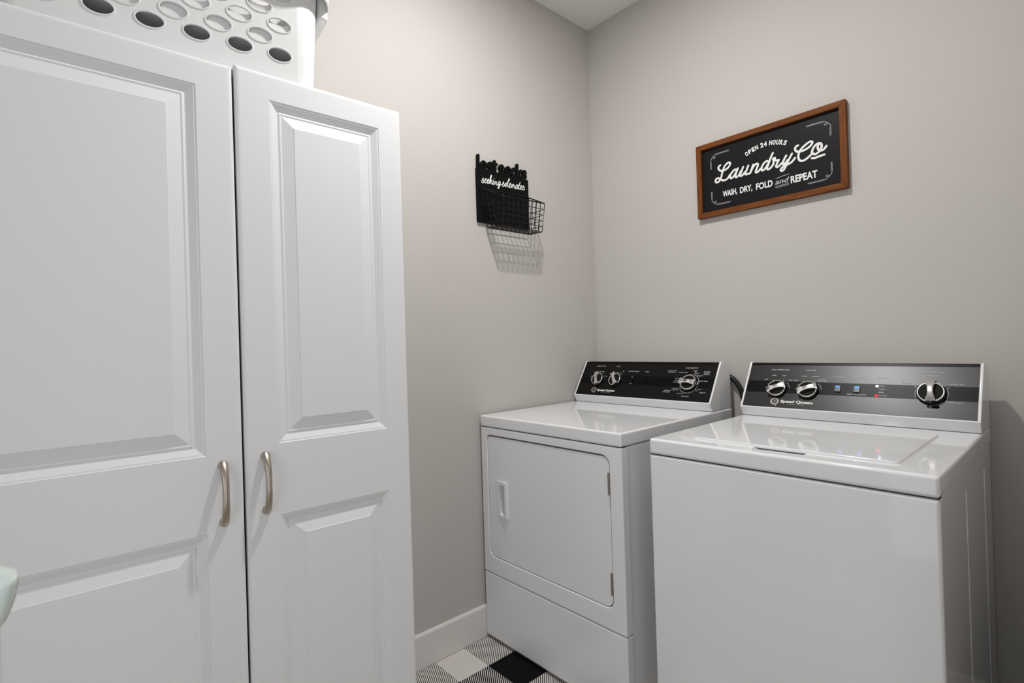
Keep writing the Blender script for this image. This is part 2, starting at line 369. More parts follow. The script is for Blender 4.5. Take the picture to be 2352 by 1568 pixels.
LOST = [[[[-0.7288,1.9291],[-0.7301,1.8964],[-0.7306,1.8649]]],[[[-0.7029,1.9084],[-0.7114,1.8982],[-0.7134,1.881],[-0.7043,1.8744],[-0.6944,1.8838],[-0.693,1.902],[-0.7029,1.9084]]],[[[-0.6593,1.908],[-0.6674,1.9105],[-0.6745,1.9048],[-0.6735,1.8965],[-0.6627,1.8912],[-0.6603,1.8832],[-0.6702,1.8759],[-0.6783,1.8785]]],[[[-0.6434,1.922],[-0.6427,1.9039],[-0.6424,1.877]],[[-0.6522,1.9116],[-0.634,1.9116]]],[[[-0.5973,1.9066],[-0.6042,1.9128],[-0.613,1.9067],[-0.6134,1.8969],[-0.6008,1.8907],[-0.5997,1.8822],[-0.6099,1.8769],[-0.6155,1.8802]]],[[[-0.5703,1.9121],[-0.5801,1.9035],[-0.5822,1.8878],[-0.5724,1.8787],[-0.5617,1.8885],[-0.561,1.9063],[-0.5703,1.9121]]],[[[-0.5296,1.9115],[-0.537,1.9122],[-0.5464,1.9026],[-0.547,1.8881],[-0.5399,1.8806],[-0.5307,1.8857]]],[[[-0.5159,1.9332],[-0.517,1.9073],[-0.5168,1.876]],[[-0.4948,1.9128],[-0.5121,1.8993],[-0.4961,1.8811]]],[[[-0.4672,1.9081],[-0.4701,1.9143],[-0.4794,1.9125],[-0.4814,1.9031],[-0.4693,1.8963],[-0.4696,1.8884],[-0.4807,1.8829],[-0.4867,1.8862]]]]

# ------------------------------------------------------------------ room shell
RX, RY, RH = 2.10, -2.75, 2.712
struct('floor', newbox(-0.1, RX + 0.1, RY - 0.1, 0.1, -0.08, 0), 'floor', smooth=0)
struct('ceiling', newbox(-0.1, RX + 0.1, RY - 0.1, 0.1, RH, RH + 0.08), 'ceiling', smooth=0)
struct('wall_left', newbox(-0.1, 0, RY - 0.1, 0.1, 0, RH), 'wall', smooth=0)
struct('wall_back', newbox(0, RX, 0, 0.1, 0, RH), 'wall', smooth=0)
bm = newbox(1.60, RX + 0.1, -1.10, 0, 0, RH); box(bm, RX, RX + 0.1, -1.70, -1.10, 0, RH); box(bm, RX, RX + 0.1, RY - 0.1, -2.25, 0, RH); box(bm, RX, RX + 0.1, -2.25, -1.70, 2.10, RH)  # unseen: return beside the washer added to darken it, opening cut for fill light
struct('wall_right', bm, 'wall', smooth=0)
bm = newbox(0, 0.9, RY - 0.1, RY, 0, RH); box(bm, 1.85, RX, RY - 0.1, RY, 0, RH); box(bm, 0.9, 1.85, RY - 0.1, RY, 2.06, RH)
struct('wall_front', bm, 'wall', smooth=0)
BBH = 0.1307
bbp = [(0, 0), (0.0105, 0), (0.0105, BBH - 0.010), (0.0095, BBH - 0.006), (0.005, BBH - 0.0005), (0, BBH)]
struct('baseboard_left', prism(bbp, RY, -0.0005, 'y'), 'trim', smooth=30)
bm = prism([(-p[0], p[1]) for p in bbp], 0.0105, 1.5995, 'x')
struct('baseboard_back', bm, 'trim', smooth=30)

# ------------------------------------------------------------------ storage cabinet
cab = thing('storage_cabinet', 'tall white two-door storage cabinet with raised panels, standing along the left wall', 'cabinet',
            (0.3653, -1.2892, 0), -0.0299)
ZT = 1.8252; CW = 0.950; CD = 0.330; FR = -0.0205      # carcass front (local x) behind the doors
def cbox(bm, x0, x1, u0, u1, z0, z1, bev=0): return box(bm, x0, x1, -u1, -u0, z0, z1, bev)
bm = bmesh.new()
cbox(bm, -CD, FR, 0.003, 0.019, 0.06, ZT - 0.003); cbox(bm, -CD, FR, CW - 0.019, CW - 0.003, 0.06, ZT - 0.003)
cbox(bm, -CD, FR, 0.019, CW - 0.019, ZT - 0.019, ZT - 0.003); cbox(bm, -CD, FR, 0.019, CW - 0.019, 0.06, 0.076)
cbox(bm, -CD, -CD + 0.006, 0.019, CW - 0.019, 0.076, ZT - 0.019)
obj('carcass', bm, 'cab', cab, smooth=0)
obj('plinth', cbox(bmesh.new(), -CD, FR - 0.03, 0.003, CW - 0.003, 0, 0.06), 'cab', cab, smooth=0)
for z in (0.45, 0.82, 1.17, 1.50):
    obj('shelf', cbox(bmesh.new(), -CD + 0.006, FR - 0.02, 0.019, CW - 0.019, z, z + 0.016), 'cabin', cab, smooth=0)

PROF = [(0, 0), (0.0018, -0.0016), (0.0050, -0.0020), (0.0190, -0.0094), (0.0205, -0.0097), (0.0250, -0.0074), (0.0290, -0.0086), (0.0545, -0.0012), (0.0560, 0.0)]
def door(name, u0, u1, z0, z1, panels, pu0, pu1):
    bm = bmesh.new(); R = 0.0095; T = 0.0185
    V = lambda u, z, d: bm.verts.new((d, -u, z))
    us = [u0 + R, pu0, pu1, u1 - R]
    zs = [z0 + R]
    for a, b in panels: zs += [a, b]
    zs += [z1 - R]
    g = {(i, j): V(u, z, 0) for i, u in enumerate(us) for j, z in enumerate(zs)}
    for i in range(3):
        for j in range(len(zs) - 1):
            if i == 1 and j % 2 == 1: continue
            bm.faces.new((g[i, j], g[i + 1, j], g[i + 1, j + 1], g[i, j + 1]))
    for k in range(len(panels)):
        j = 1 + 2 * k; a, b = panels[k]
        prev = [g[1, j], g[2, j], g[2, j + 1], g[1, j + 1]]
        for ins, d in PROF[1:]:
            cur = [V(pu0 + ins, a + ins, d), V(pu1 - ins, a + ins, d), V(pu1 - ins, b - ins, d), V(pu0 + ins, b - ins, d)]
            for q in range(4): bm.faces.new((prev[q], prev[(q + 1) % 4], cur[(q + 1) % 4], cur[q]))
            prev = cur
        bm.faces.new(prev)
    # rounded rim, sides, back
    nr, nc = len(zs), len(us)
    ring = [g[i, 0] for i in range(nc)] + [g[nc - 1, j] for j in range(1, nr)] + [g[i, nr - 1] for i in range(nc - 2, -1, -1)] + [g[0, j] for j in range(nr - 2, 0, -1)]
    def push(v, out, d):
        u, z = -v.co.y, v.co.z
        if abs(u - us[0]) < 1e-6: u -= out
        if abs(u - us[-1]) < 1e-6: u += out
        if abs(z - zs[0]) < 1e-6: z -= out
        if abs(z - zs[-1]) < 1e-6: z += out
        return V(u, z, d)
    prev = ring; base = list(ring)
    for k in range(1, 5):
        a = PI / 2 * k / 4
        cur = [push(v, R * math.sin(a), -0.006 * (1 - math.cos(a))) for v in base]
        for q in range(len(ring)): bm.faces.new((prev[q], prev[(q + 1) % len(ring)], cur[(q + 1) % len(ring)], cur[q]))
        prev = cur
    cur = [push(v, R, -T) for v in base]
    for q in range(len(ring)): bm.faces.new((prev[q], prev[(q + 1) % len(ring)], cur[(q + 1) % len(ring)], cur[q]))
    bm.faces.new(cur[::-1])
    return obj(name, bm, 'cab', cab, smooth=0)

dr = door('door', 0.0, 0.4190, 0.07, ZT, [(0.13, 0.7794), (0.9474, 1.7630)], 0.0668, 0.3457)
dl = door('door', 0.4240, CW, 0.062, ZT - 0.008, [(0.122, 0.7706), (0.9405, 1.7565)], 0.4970, 0.878)
def pull(parent, u, z0, z1):
    n = 26; pts = []; rads = []
    for i in range(n + 1):
        t = i / n; z = z0 + (z1 - z0) * t
        s = abs(2 * t - 1)
        out = 0.0275 * (1 - s ** 2.6) + 0.0015
        pts.append((out, -u, z))
    bm = bmesh.new()
    rad = lambda i: ((0.0066 + 0.0026 * abs(2 * i / n - 1) ** 1.5) * (0.6 if i in (0, n) else 1), 0.0048 * (0.6 if i in (0, n) else 1))
    tube(pts, 0.005, 14, bm, up=Vector((1, 0, 0)), rad=rad)
    for z in (z0 + 0.0075, z1 - 0.0075):      # rounded feet
        lathe([(0, -0.0005), (0.0104, -0.0005), (0.0104, 0.003), (0.0092, 0.0070), (0.005, 0.0098), (0, 0.0108)], 20, bm,
              None)
        vs = bm.verts[-(20 * 4 + 2):]
        for v in vs: v.co = Vector((v.co.z, -u + v.co.x, z + v.co.y))
    return obj('handle', bm, 'nickel', parent, smooth=50, wn=False)
h1 = pull(dr, 0.3770, 0.7905, 0.9305); h2 = pull(dl, 0.4652, 0.7835, 0.9240)

# ------------------------------------------------------------------ laundry basket on the cabinet
def basket(lift, label, lips):
    n0 = Vector((1, -0.0299, 0)).normalized(); e = Vector((-0.0299, -1, 0)).normalized()
    O = Vector((0.3653, -1.2892, 0))
    fd = (e + n0 * (-0.03 / 0.3432)).normalized()          # along the front, leftwards
    fn = Vector((-fd.y, fd.x, 0)); fn = fn if fn.x > 0 else -fn
    p0 = O + e * 0.3078 + n0 * (-0.031)                      # first hole column on the front
    ZB = ZT; H = 0.268; TAP = 0.055
    L = 0.608; D = 0.262; RC = 0.045
    # local: a along fd from the right end of the bottom, d inward
    r0 = p0 - fd * (0.3078 - 0.2245)
    rz = math.atan2(fd.y, fd.x)
    t = thing('laundry_basket', label, 'basket', (r0.x, r0.y, ZB + lift), 0)
    def to3(a, d, h):     # bottom-plan coordinates to local 3D
        v = fd * a - fn * d; return Vector((v.x, v.y, h))
    bm = bmesh.new()
    TH = 0.0028
    def side(length, corner, du, dn, cols):
        """one flat wall: plate with oval holes, tapered outwards"""
        loops = [[(RC, 0), (length - RC, 0), (length - RC, H), (RC, H)]]
        rows = [0.0675 + 0.0354 * k for k in range(5)]
        ov = []
        for k, z in enumerate(rows):
            for q in range(cols + (k % 2)):
                c = length / 2 + (q - (cols - 1 + (k % 2)) / 2) * 0.0876
                if c - 0.03 < RC or c + 0.03 > length - RC: continue
                ov.append((c, z))
        loops += [ellipse(c, z, 0.0255, 0.0152, 30) for c, z in ov]
        pb = plate(loops, TH)
        for c, z in (ov if lips else []):                  # raised lip round every hole
            ring = [(c + 0.0272 * math.cos(2 * PI * i / 30), z + 0.0169 * math.sin(2 * PI * i / 30), TH) for i in range(30)]
            tube(ring, 0.0019, 6, pb, closed=True)
        xform(pb, lambda c: corner + du * c.x + dn * (TAP * c.y + c.z) + Vector((0, 0, c.y)))
        me = bpy.data.meshes.new('t'); pb.to_mesh(me); pb.free(); bm.from_mesh(me); bpy.data.meshes.remove(me)
    A = to3(0, 0, 0); B = to3(L, 0, 0); C_ = to3(L, D, 0); E = to3(0, D, 0)
    side(L, A, fd, fn, 6); side(D, B, -fn, fd, 2); side(L, C_, -fd, -fn, 6); side(D, E, fn, -fd, 2)
    # rounded corners and bottom
    def corner(c, a_dir, b_dir):
        n = 8; rows = 6; prev = None; prevo = None
        for j in range(rows + 1):
            h = H * j / rows; r = RC + TAP * h
            ring = [bm.verts.new(c + a_dir * ((r + TH) * math.cos(PI / 2 * i / n)) + b_dir * ((r + TH) * math.sin(PI / 2 * i / n)) + Vector((0, 0, h))) for i in range(n + 1)]
            ri = [bm.verts.new(c + a_dir * (r * math.cos(PI / 2 * i / n)) + b_dir * (r * math.sin(PI / 2 * i / n)) + Vector((0, 0, h))) for i in range(n + 1)]
            if prev:
                for i in range(n):
                    bm.faces.new((prev[i], prev[i + 1], ring[i + 1], ring[i])); bm.faces.new((prevo[i], ri[i], ri[i + 1], prevo[i + 1]))
            prev, prevo = ring, ri
    corner(to3(RC, RC, 0), -fd, fn); corner(to3(L - RC, RC, 0), fd, fn)
    corner(to3(L - RC, D - RC, 0), fd, -fn); corner(to3(RC, D - RC, 0), -fd, -fn)
    fl = [bm.verts.new(to3(x, y, 0.0)) for x, y in rrect(-TH, L + TH, -TH, D + TH, RC + TH)]
    bm.faces.new(fl)
    obj('tub', bm, 'basket', t, smooth=35, wn=False)
    # folded rim with a rounded edge
    g = TAP * H
    rb = bmesh.new()
    prof = [(0.0004, -0.004), (0.006, 0.010), (0.022, 0.010), (0.030, 0.002), (0.034, -0.012), (0.0345, -0.026), (0.031, -0.030), (0.0285, -0.026), (0.027, -0.010), (0.020, 0.000), (0.004, 0.0)]
    rings = []
    for o_, h in prof:
        k = g + o_
        rings.append([rb.verts.new(to3(x, y, H + h)) for x, y in rrect(-k, L + k, -k, D + k, RC + k, 8)])
    m = len(rings[0])
    for q in range(len(rings)):
        a, b = rings[q], rings[(q + 1) % len(rings)]
        for i in range(m): rb.faces.new((a[i], a[(i + 1) % m], b[(i + 1) % m], b[i]))
    obj('rim', rb, 'basket', t, smooth=60, wn=False)
    if not lips: return t
    hb = prism(rrect(-0.046, -0.0185, 0.030, D - 0.03, 0.010, 4), H - 0.056, H + 0.004, 'z', bev=0.008, seg=3)
    obj('grip', xform(hb, lambda c: to3(c.x, c.y, c.z)), 'basket', t)
    return t
basket(0, 'white plastic laundry basket with staggered oval holes, standing on top of the cabinet', True)
basket(0.088, 'second white basket nested inside the first, glimpsed through its oval holes', False)

# ------------------------------------------------------------------ shared appliance pieces
SY, SZ = -0.2025, 0.9185
_l = math.hypot(0.0945, 0.150); DV = (0.0945 / _l, 0.150 / _l); NV = (-DV[1], DV[0])
def slant(a, v, d):      # console face: x, distance up the slope, height off the face
    return (a, SY + DV[0] * v + NV[0] * d, SZ + DV[1] * v + NV[1] * d)
CPROF = [(-0.2025, 0.9185), (-0.187, 0.8880), (-0.040, 0.8880), (-0.040, 1.000), (-0.052, 1.043), (-0.092, 1.0690), (-0.108, 1.0685)]

def console(parent, x0, x1, panel_mat, stripe_v):
    obj('console', prism(CPROF, x0 + 0.007, x1 - 0.007, 'x'), 'enamel', parent, smooth=0)
    for a, b in ((x0, x0 + 0.0072), (x1 - 0.0072, x1)):
        cp = [(-0.2050, 0.9190), (-0.1885, 0.8880), (-0.0385, 0.8880), (-0.0385, 1.001), (-0.051, 1.045), (-0.0915, 1.0715), (-0.1085, 1.0712)]
        obj('end_cap', prism(cp, a, b, 'x', bev=0.0022, seg=3), 'enamel', parent, smooth=40)
    bm = bmesh.new()
    pp = [(0.0045, 0.0), (0.0045, 0.0014), (0.1735, 0.0014), (0.1790, -0.0005), (0.1790, 0.0)]
    q = [slant(0, v, d)[1:] for v, d in [(0.0045, -0.0008), (0.0045, 0.0012), (0.1755, 0.0012), (0.1795, -0.0020), (0.1775, -0.0055)]]
    cpnl = obj('control_panel', prism(q, x0 + 0.0078, x1 - 0.0078, 'x'), panel_mat, parent, smooth=20)
    # darker glossy band
    v0, v1 = stripe_v
    q = [slant(0, v, d)[1:] for v, d in [(v0, 0.0008), (v0, 0.0015), (v1, 0.0015), (v1, 0.0008)]]
    obj('dark_band', prism(q, x0 + 0.0082, x1 - 0.0082, 'x'), 'stripe', cpnl, smooth=0)
    # top fold, a little darker strip
    q = [slant(0, v, d)[1:] for v, d in [(0.1672, 0.0008), (0.1672, 0.00145), (0.1755, 0.00145), (0.1795, -0.0018), (0.178, -0.003)]]
    obj('top_fold', prism(q, x0 + 0.0082, x1 - 0.0082, 'x'), 'stripe', cpnl, smooth=20)
    return cpnl

def knob(parent, a, v, R, ang, pointer=False):
    k = bpy.data.objects.new('knob', None)
    bm = bmesh.new()
    lathe([(0, 0.0018), (R * 1.06, 0.0018), (R * 1.06, 0.006), (R * 0.98, 0.008), (R * 0.98, 0.0135), (0, 0.0135)], 40, bm)
    fn = lambda c: slant(a + c.x, v + c.y, c.z)
    xform(bm, fn)
    root = obj('knob', bm, 'knobface', parent, smooth=35, wn=False)
    bm = bmesh.new()
    lathe([(R * 0.86, 0.0136), (R * 0.875, 0.0148), (R * 0.92, 0.0155), (R * 0.97, 0.0146), (R * 1.0, 0.012), (R * 0.985, 0.0075)], 48, bm)
    xform(bm, fn); obj('chrome_ring', bm, 'chrome', root, smooth=60, wn=False)
    bm = bmesh.new()                                       # hour-glass grip bar
    n = 14; ca, sa = math.cos(ang), math.sin(ang); rows = []
    ext = 1.0
    for i in range(n + 1):
        s = -1 + 2 * i / n
        hw = R * (0.24 + 0.20 * s * s); x = s * R * ext
        zt = 0.0275 - 0.0045 * s * s
        prof = [(-hw, 0.013), (-hw * 0.92, zt - 0.003), (-hw * 0.6, zt), (hw * 0.6, zt), (hw * 0.92, zt - 0.003), (hw, 0.013)]
        rows.append([bm.verts.new(slant(a + x * ca - y * sa, v + x * sa + y * ca, z)) for y, z in prof])
    for p, q in zip(rows, rows[1:]):
        for i in range(5): bm.faces.new((p[i], q[i], q[i + 1], p[i + 1]))
    bm.faces.new(rows[0]); bm.faces.new(rows[-1][::-1])
    obj('grip', bm, 'chrome', root, smooth=30, wn=False)
    if pointer:                                           # arrow tip beside the dial
        bm = bmesh.new(); tip = R * 1.42
        tri = [(tip, 0.0), (R * 0.98, R * 0.42), (R * 0.98, -R * 0.42)]
        bot = [bm.verts.new(slant(a + x * ca - y * sa, v + x * sa + y * ca, 0.008)) for x, y in tri]
        top = [bm.verts.new(slant(a + x * ca - y * sa, v + x * sa + y * ca, z)) for (x, y), z in zip(tri, (0.010, 0.021, 0.021))]
        ridge = bm.verts.new(slant(a + R * ca, v + R * sa, 0.015))
        bm.faces.new(bot)
        for i in range(3): bm.faces.new((bot[i], bot[(i + 1) % 3], top[(i + 1) % 3], top[i]))
        bm.faces.new((top[0], top[1], ridge)); bm.faces.new((top[0], ridge, top[2]))
        obj('pointer', bm, 'chrome', root, smooth=0)
    return root

def ticks(bm, a, v, r0, r1, angs, w=0.0006):
    for t in angs:
        c, s = math.cos(math.radians(t)), math.sin(math.radians(t))
        q = [(r0, -w), (r1, -w), (r1, w), (r0, w)]
        bm.faces.new([bm.verts.new(slant(a + x * c - y * s, v + x * s + y * c, 0.0019)) for x, y in q])

def arcline(bm, a, v, r, t0, t1, w=0.0006, n=10):
    P = [(a + r * math.cos(math.radians(t0 + (t1 - t0) * i / n)), v + r * math.sin(math.radians(t0 + (t1 - t0) * i / n))) for i in range(n + 1)]
    for p, q in zip(P, P[1:]):
        dx, dy = q[0] - p[0], q[1] - p[1]; l = math.hypot(dx, dy); nx, ny = -dy / l * w, dx / l * w
        bm.faces.new([bm.verts.new(slant(x, y, 0.0019)) for x, y in ((p[0] - nx, p[1] - ny), (q[0] - nx, q[1] - ny), (q[0] + nx, q[1] + ny), (p[0] + nx, p[1] + ny))])

def brand(cp, qa, qv, r, t0, t1, tv, th, s0, s1, sv):
    bm = bmesh.new()                                      # the Q mark: thick ring, dark crown centre, tail
    n = 36
    for i in range(n):
        A = [2 * PI * i / n, 2 * PI * (i + 1) / n]
        bm.faces.new([bm.verts.new(slant(qa + rr * math.cos(t), qv + rr * 0.92 * math.sin(t), 0.0019)) for rr, t in ((r, A[0]), (r, A[1]), (r * 0.56, A[1]), (r * 0.56, A[0]))])
    bm.faces.new([bm.verts.new(slant(qa + x * r, qv + y * r, 0.0019)) for x, y in ((0.10, -0.55), (0.45, -0.70), (0.62, -1.20), (0.30, -1.20))])
    bm.faces.new([bm.verts.new(slant(qa + x * r, qv + y * r, 0.0019)) for x, y in ((-0.20, -0.12), (0.16, -0.34), (0.22, 0.18), (-0.05, 0.34))])
    obj('emblem', bm, 'emblem', cp, smooth=0)
    bm = bmesh.new()
    sk = lambda x, y: (x + 0.12 * (y - tv), y)
    put_text(bm, 'Speed Queen.', t0, t1, tv, th, slant, 0.0019, bold=0.035, fn=sk)
    obj('brand_lettering', bm, 'brand', cp, smooth=0)

def PT(cp, s, a0, a1, v, h=0.0044, b=0.02):
    obj('printed_word', put_text(bmesh.new(), s, a0, a1, v - h / 2, h, slant, 0.0019, bold=b, fn=lambda x, y: (x + 0.2 * (y - v), y)), 'print', cp, smooth=0)

# ------------------------------------------------------------------ dryer
DX0, DX1, DF = 0.0115, 0.6925, -0.7612
dry = thing('clothes_dryer', 'white front-loading clothes dryer in the corner, with a hinged door and black control panel', 'dryer', (0.352, -0.4, 0))
dry.location = (0, 0, 0)
LZ0, LZ1, DSEAM = 0.8435, 0.8865, 0.2712
bm = newbox(DX0 + 0.003, DX1 - 0.003, -0.7248, -0.0395, 0.02, LZ0 - 0.002, 0.003, 2)
obj('body', bm, 'enamel', dry)
for x in (DX0 + 0.05, DX1 - 0.05):
    for y in (-0.62, -0.09):
        obj('foot', lathe([(0, 0), (0.02, 0), (0.02, 0.008), (0.011, 0.011), (0.011, 0.021), (0, 0.021)], 16, None, lambda c, x=x, y=y: (x + c.x, y + c.y, c.z)), 'rubber', dry)
# front panel with the door opening
OX0, OX1, OZ0, OZ1 = 0.0480, 0.6455, 0.3390, 0.8125
opening = rrect(OX0, OX1, OZ0, OZ1, [0.030, 0.030, 0.030, 0.016], 8)
fp = plate([rrect(DX0, DX1, DSEAM + 0.0015, LZ0 - 0.0022, 0.003), opening], 0.035, bev=0.0035, seg=2)
fp = front(fp, DF + 0.035)
obj('front_panel', fp, 'enamel', dry)
lp = plate([rrect(DX0, DX1, 0.020, DSEAM - 0.0012, [0.004, 0.004, 0.004, 0.004])], 0.035, bev=0.0045, seg=3)
obj('lower_panel', front(lp, DF + 0.035), 'enamel', dry)
obj('seam_shade_strip', newbox(DX0 + 0.0015, DX1 - 0.0015, DF + 0.0040, DF + 0.030, LZ0 - 0.0045, LZ0 + 0.001), 'gap_shade', dry, smooth=0)  # dark strip added to paint the shade of the seam under the lid
obj('gap_shade_sheet', newbox(OX0 - 0.01, OX1 + 0.01, -0.7290, -0.7244, OZ0 - 0.01, OZ1 + 0.01), 'gap_shade', dry, smooth=0)  # dark sheet added to paint the shade in the gap round the door
# door
g = 0.0032
HX0, HX1, HZ0, HZ1 = 0.0922, 0.1605, 0.5048, 0.6415
dl_ = rrect(OX0 + 0.0024, OX1 - g, OZ0 + 0.0022, OZ1 - 0.0050, [0.028, 0.027, 0.027, 0.014], 8)
hole = rrect(0.113, 0.152, 0.512, 0.632, 0.002, 2)
dd = plate([dl_, hole], 0.026, bev=0.0025, seg=2)
ddoor = obj('door', front(dd, DF + 0.0285), 'enamel', dry)
# recessed grip: wedge bezel and pocket
bz = plate([rrect(HX0, HX1, HZ0, HZ1, 0.0015, 2), rrect(0.1175, 0.1480, 0.5150, 0.6270, 0.002, 2)], 0.004, bev=0.0006, seg=1)
bz = front(bz, 0)
def wedge(c):
    k = (c.x - HX0) / (HX1 - HX0); f = max(0, min(1, k))
    return (c.x, DF + 0.0032 + c.y * (0.25 + 2.1 * f), c.z)
obj('grip_bezel', xform(bz, wedge), 'enamel', ddoor)
bm = bmesh.new()
yb = DF + 0.027
P = [(0.1150, 0.5135), (0.1505, 0.5135), (0.1505, 0.6305), (0.1150, 0.6305)]
Q = [(0.124, 0.530), (0.1505, 0.530), (0.1505, 0.6305), (0.124, 0.6305)]
f = [bm.verts.new((x, DF + 0.001, z)) for x, z in P]; b = [bm.verts.new((x, yb, z)) for x, z in Q]
bm.faces.new(b)
for i in range(4): bm.faces.new((f[i], f[(i + 1) % 4], b[(i + 1) % 4], b[i]))
obj('grip_pocket', bm, 'enamel', ddoor, smooth=0)
for z0, z1 in ((0.6914, 0.7599), (0.384, 0.4514)):
    h = (z1 - z0) / 3; xh = OX1 - 0.0020
    pb = newbox(xh - 0.0055, xh + 0.0035, DF - 0.0005, DF + 0.006, z0, z1, 0.0006, 1)
    hg = obj('hinge', pb, 'hinge', dry, smooth=0)
    for k in range(3):
        obj('knuckle', lathe([(0, 0.0004), (0.0034, 0.0006), (0.0034, h - 0.0006), (0, h - 0.0004)], 12, None,
            lambda c, k=k, z0=z0, xh=xh, h=h: (xh - 0.0005 + c.x, DF - 0.0012 + c.y, z0 + k * h + c.z)), 'hinge', hg)
obj('top_lid', newbox(DX0 - 0.001, DX1 + 0.0005, DF - 0.0015, -0.0395, LZ0, LZ1, 0.0065, 4), 'enamel', dry)
dcp = console(dry, 0.0155, 0.6885, 'panel', (0.0645, 0.1075))
knob(dcp, 0.1265, 0.0830, 0.0305, math.radians(108)); knob(dcp, 0.2248, 0.0830, 0.0305, math.radians(124))
knob(dcp, 0.5805, 0.0815, 0.0330, math.radians(176), pointer=True)
brand(dcp, 0.1222, 0.0310, 0.0142, 0.1415, 0.2405, 0.0262, 0.0092, 0.166, 0.2176, 0.0212)
bm = bmesh.new()
PT(dcp, 'FABRIC SELECTOR', 0.0929, 0.1453, 0.1528); PT(dcp, 'SIGNAL', 0.2062, 0.2268, 0.1524); PT(dcp, 'EXTENDED TUMBLE', 0.2782, 0.3332, 0.1295)
PT(dcp, 'START', 0.3648, 0.3829, 0.1286); PT(dcp, 'ON', 0.3030, 0.3095, 0.1015); PT(dcp, 'OFF', 0.3030, 0.3115, 0.0697)
PT(dcp, 'PERM PRESS', 0.1180, 0.1470, 0.1235, 0.0036); PT(dcp, 'COTTON', 0.1490, 0.1740, 0.1010, 0.0036); PT(dcp, 'DELICATE', 0.0720, 0.0900, 0.0985, 0.0036)
PT(dcp, 'OFF', 0.1950, 0.2010, 0.1260, 0.0034); PT(dcp, 'LOUD', 0.2460, 0.2560, 0.1283, 0.0038)
ticks(bm, 0.2248, 0.0830, 0.0345, 0.0405, (96, 82, 66, 54), 0.0009); ticks(bm, 0.1265, 0.0830, 0.035, 0.0395, (160, 108, 60, 12), 0.0007)
PT(dcp, 'CYCLE SELECTION', 0.5489, 0.6003, 0.1503, 0.0050)
PT(dcp, 'AUTOMATIC PERM', 0.4703, 0.5120, 0.1360, 0.0038); PT(dcp, 'PRESS/KNITS', 0.4745, 0.5070, 0.1295, 0.0038)
PT(dcp, 'EXTENDED TUMBLE', 0.5227, 0.5612, 0.1295, 0.0036)
PT(dcp, 'AUTOMATIC', 0.6290, 0.6564, 0.1345, 0.0038); PT(dcp, 'REGULAR', 0.6300, 0.6552, 0.1282, 0.0038); PT(dcp, 'DELICATE', 0.6310, 0.6545, 0.1220, 0.0036)
PT(dcp, 'TOO WET', 0.5832, 0.6000, 0.1380, 0.0034); PT(dcp, 'DRY', 0.5905, 0.6000, 0.1335, 0.0030); PT(dcp, 'LESS DRY', 0.5955, 0.6120, 0.1275, 0.0030)
PT(dcp, 'COOL DOWN', 0.6035, 0.6290, 0.1165, 0.0036); PT(dcp, 'EXTENDED TUMBLE', 0.6155, 0.6542, 0.0930, 0.0038)
PT(dcp, 'MORE DRY', 0.5140, 0.5320, 0.1020, 0.0034); PT(dcp, 'LESS DRY', 0.5140, 0.5320, 0.0930, 0.0034); PT(dcp, 'DAMP DRY', 0.5100, 0.5330, 0.0850, 0.0036)
PT(dcp, 'COOL DOWN', 0.5151, 0.5398, 0.0570, 0.0036); PT(dcp, 'DAMP DRY', 0.5110, 0.5380, 0.0495, 0.0034)
PT(dcp, 'AUTOMATIC', 0.4790, 0.5080, 0.0455, 0.0038); PT(dcp, 'NORMAL DRY', 0.4755, 0.5086, 0.0390, 0.0038)
PT(dcp, 'COOL DOWN', 0.5403, 0.5644, 0.0350, 0.0036); PT(dcp, 'TIME DRY', 0.6200, 0.6380, 0.0570, 0.0032); PT(dcp, 'TIMED DRY', 0.6335, 0.6589, 0.0434, 0.0044)
PT(dcp, 'ENERGY SAVER', 0.5633, 0.5943, 0.0242, 0.0036)
arcline(bm, 0.5805, 0.0815, 0.0395, -40, 74); arcline(bm, 0.5805, 0.0815, 0.0395, 80, 125); arcline(bm, 0.5805, 0.0815, 0.0395, 196, 224)
ticks(bm, 0.5805, 0.0815, 0.0400, 0.0455, range(232, 318, 10), 0.0010)
ticks(bm, 0.5805, 0.0815, 0.0395, 0.052, (218, -38), 0.0007); ticks(bm, 0.5805, 0.0815, 0.0395, 0.060, (74,), 0.0006); ticks(bm, 0.5805, 0.0815, 0.0395, 0.050, (62, 50, 38), 0.0005)
obj('dial_marks', bm, 'print', dcp, smooth=0)['kind'] = 'stuff'
bm = bmesh.new()
put_text(bm, 'LAUNDRY SYSTEMS', 0.1661, 0.2176, 0.0195, 0.0030, slant, 0.0019)
obj('small_lettering', bm, 'lettergrey', dcp, smooth=0)
for a0, a1, v0, v1 in ((0.3065, 0.3165, 0.0765, 0.0955), (0.3715, 0.3840, 0.0790, 0.1000)):
    pb = prism([(a0, v0), (a1, v0), (a1, v1), (a0, v1)], 0.0, 0.0045, 'z', bev=0.0012)
    obj('button', xform(pb, lambda c: slant(c.x, c.y, c.z + 0.001)), 'stripe', dcp, smooth=40)
bm = lathe([(0, 0.0), (0.0042, 0.0), (0.0036, 0.004), (0, 0.005)], 16, None, lambda c: slant(0.6170 + c.x, 0.0810 + c.y * 1.9 - c.x * 0.6, 0.0016 + c.z))
obj('indicator', bm, 'chrome', dcp, smooth=50, wn=False)

# ------------------------------------------------------------------ washer
WX0, WX1, WF = 0.7993, 1.4425, -0.7725
was = thing('washing_machine', 'white top-loading washing machine with a charcoal control panel, to the right of the dryer', 'washer')
bm = newbox(WX0 + 0.003, WX1 - 0.003, WF + 0.030, -0.0395, 0.025, LZ0 - 0.002, 0.003, 2)
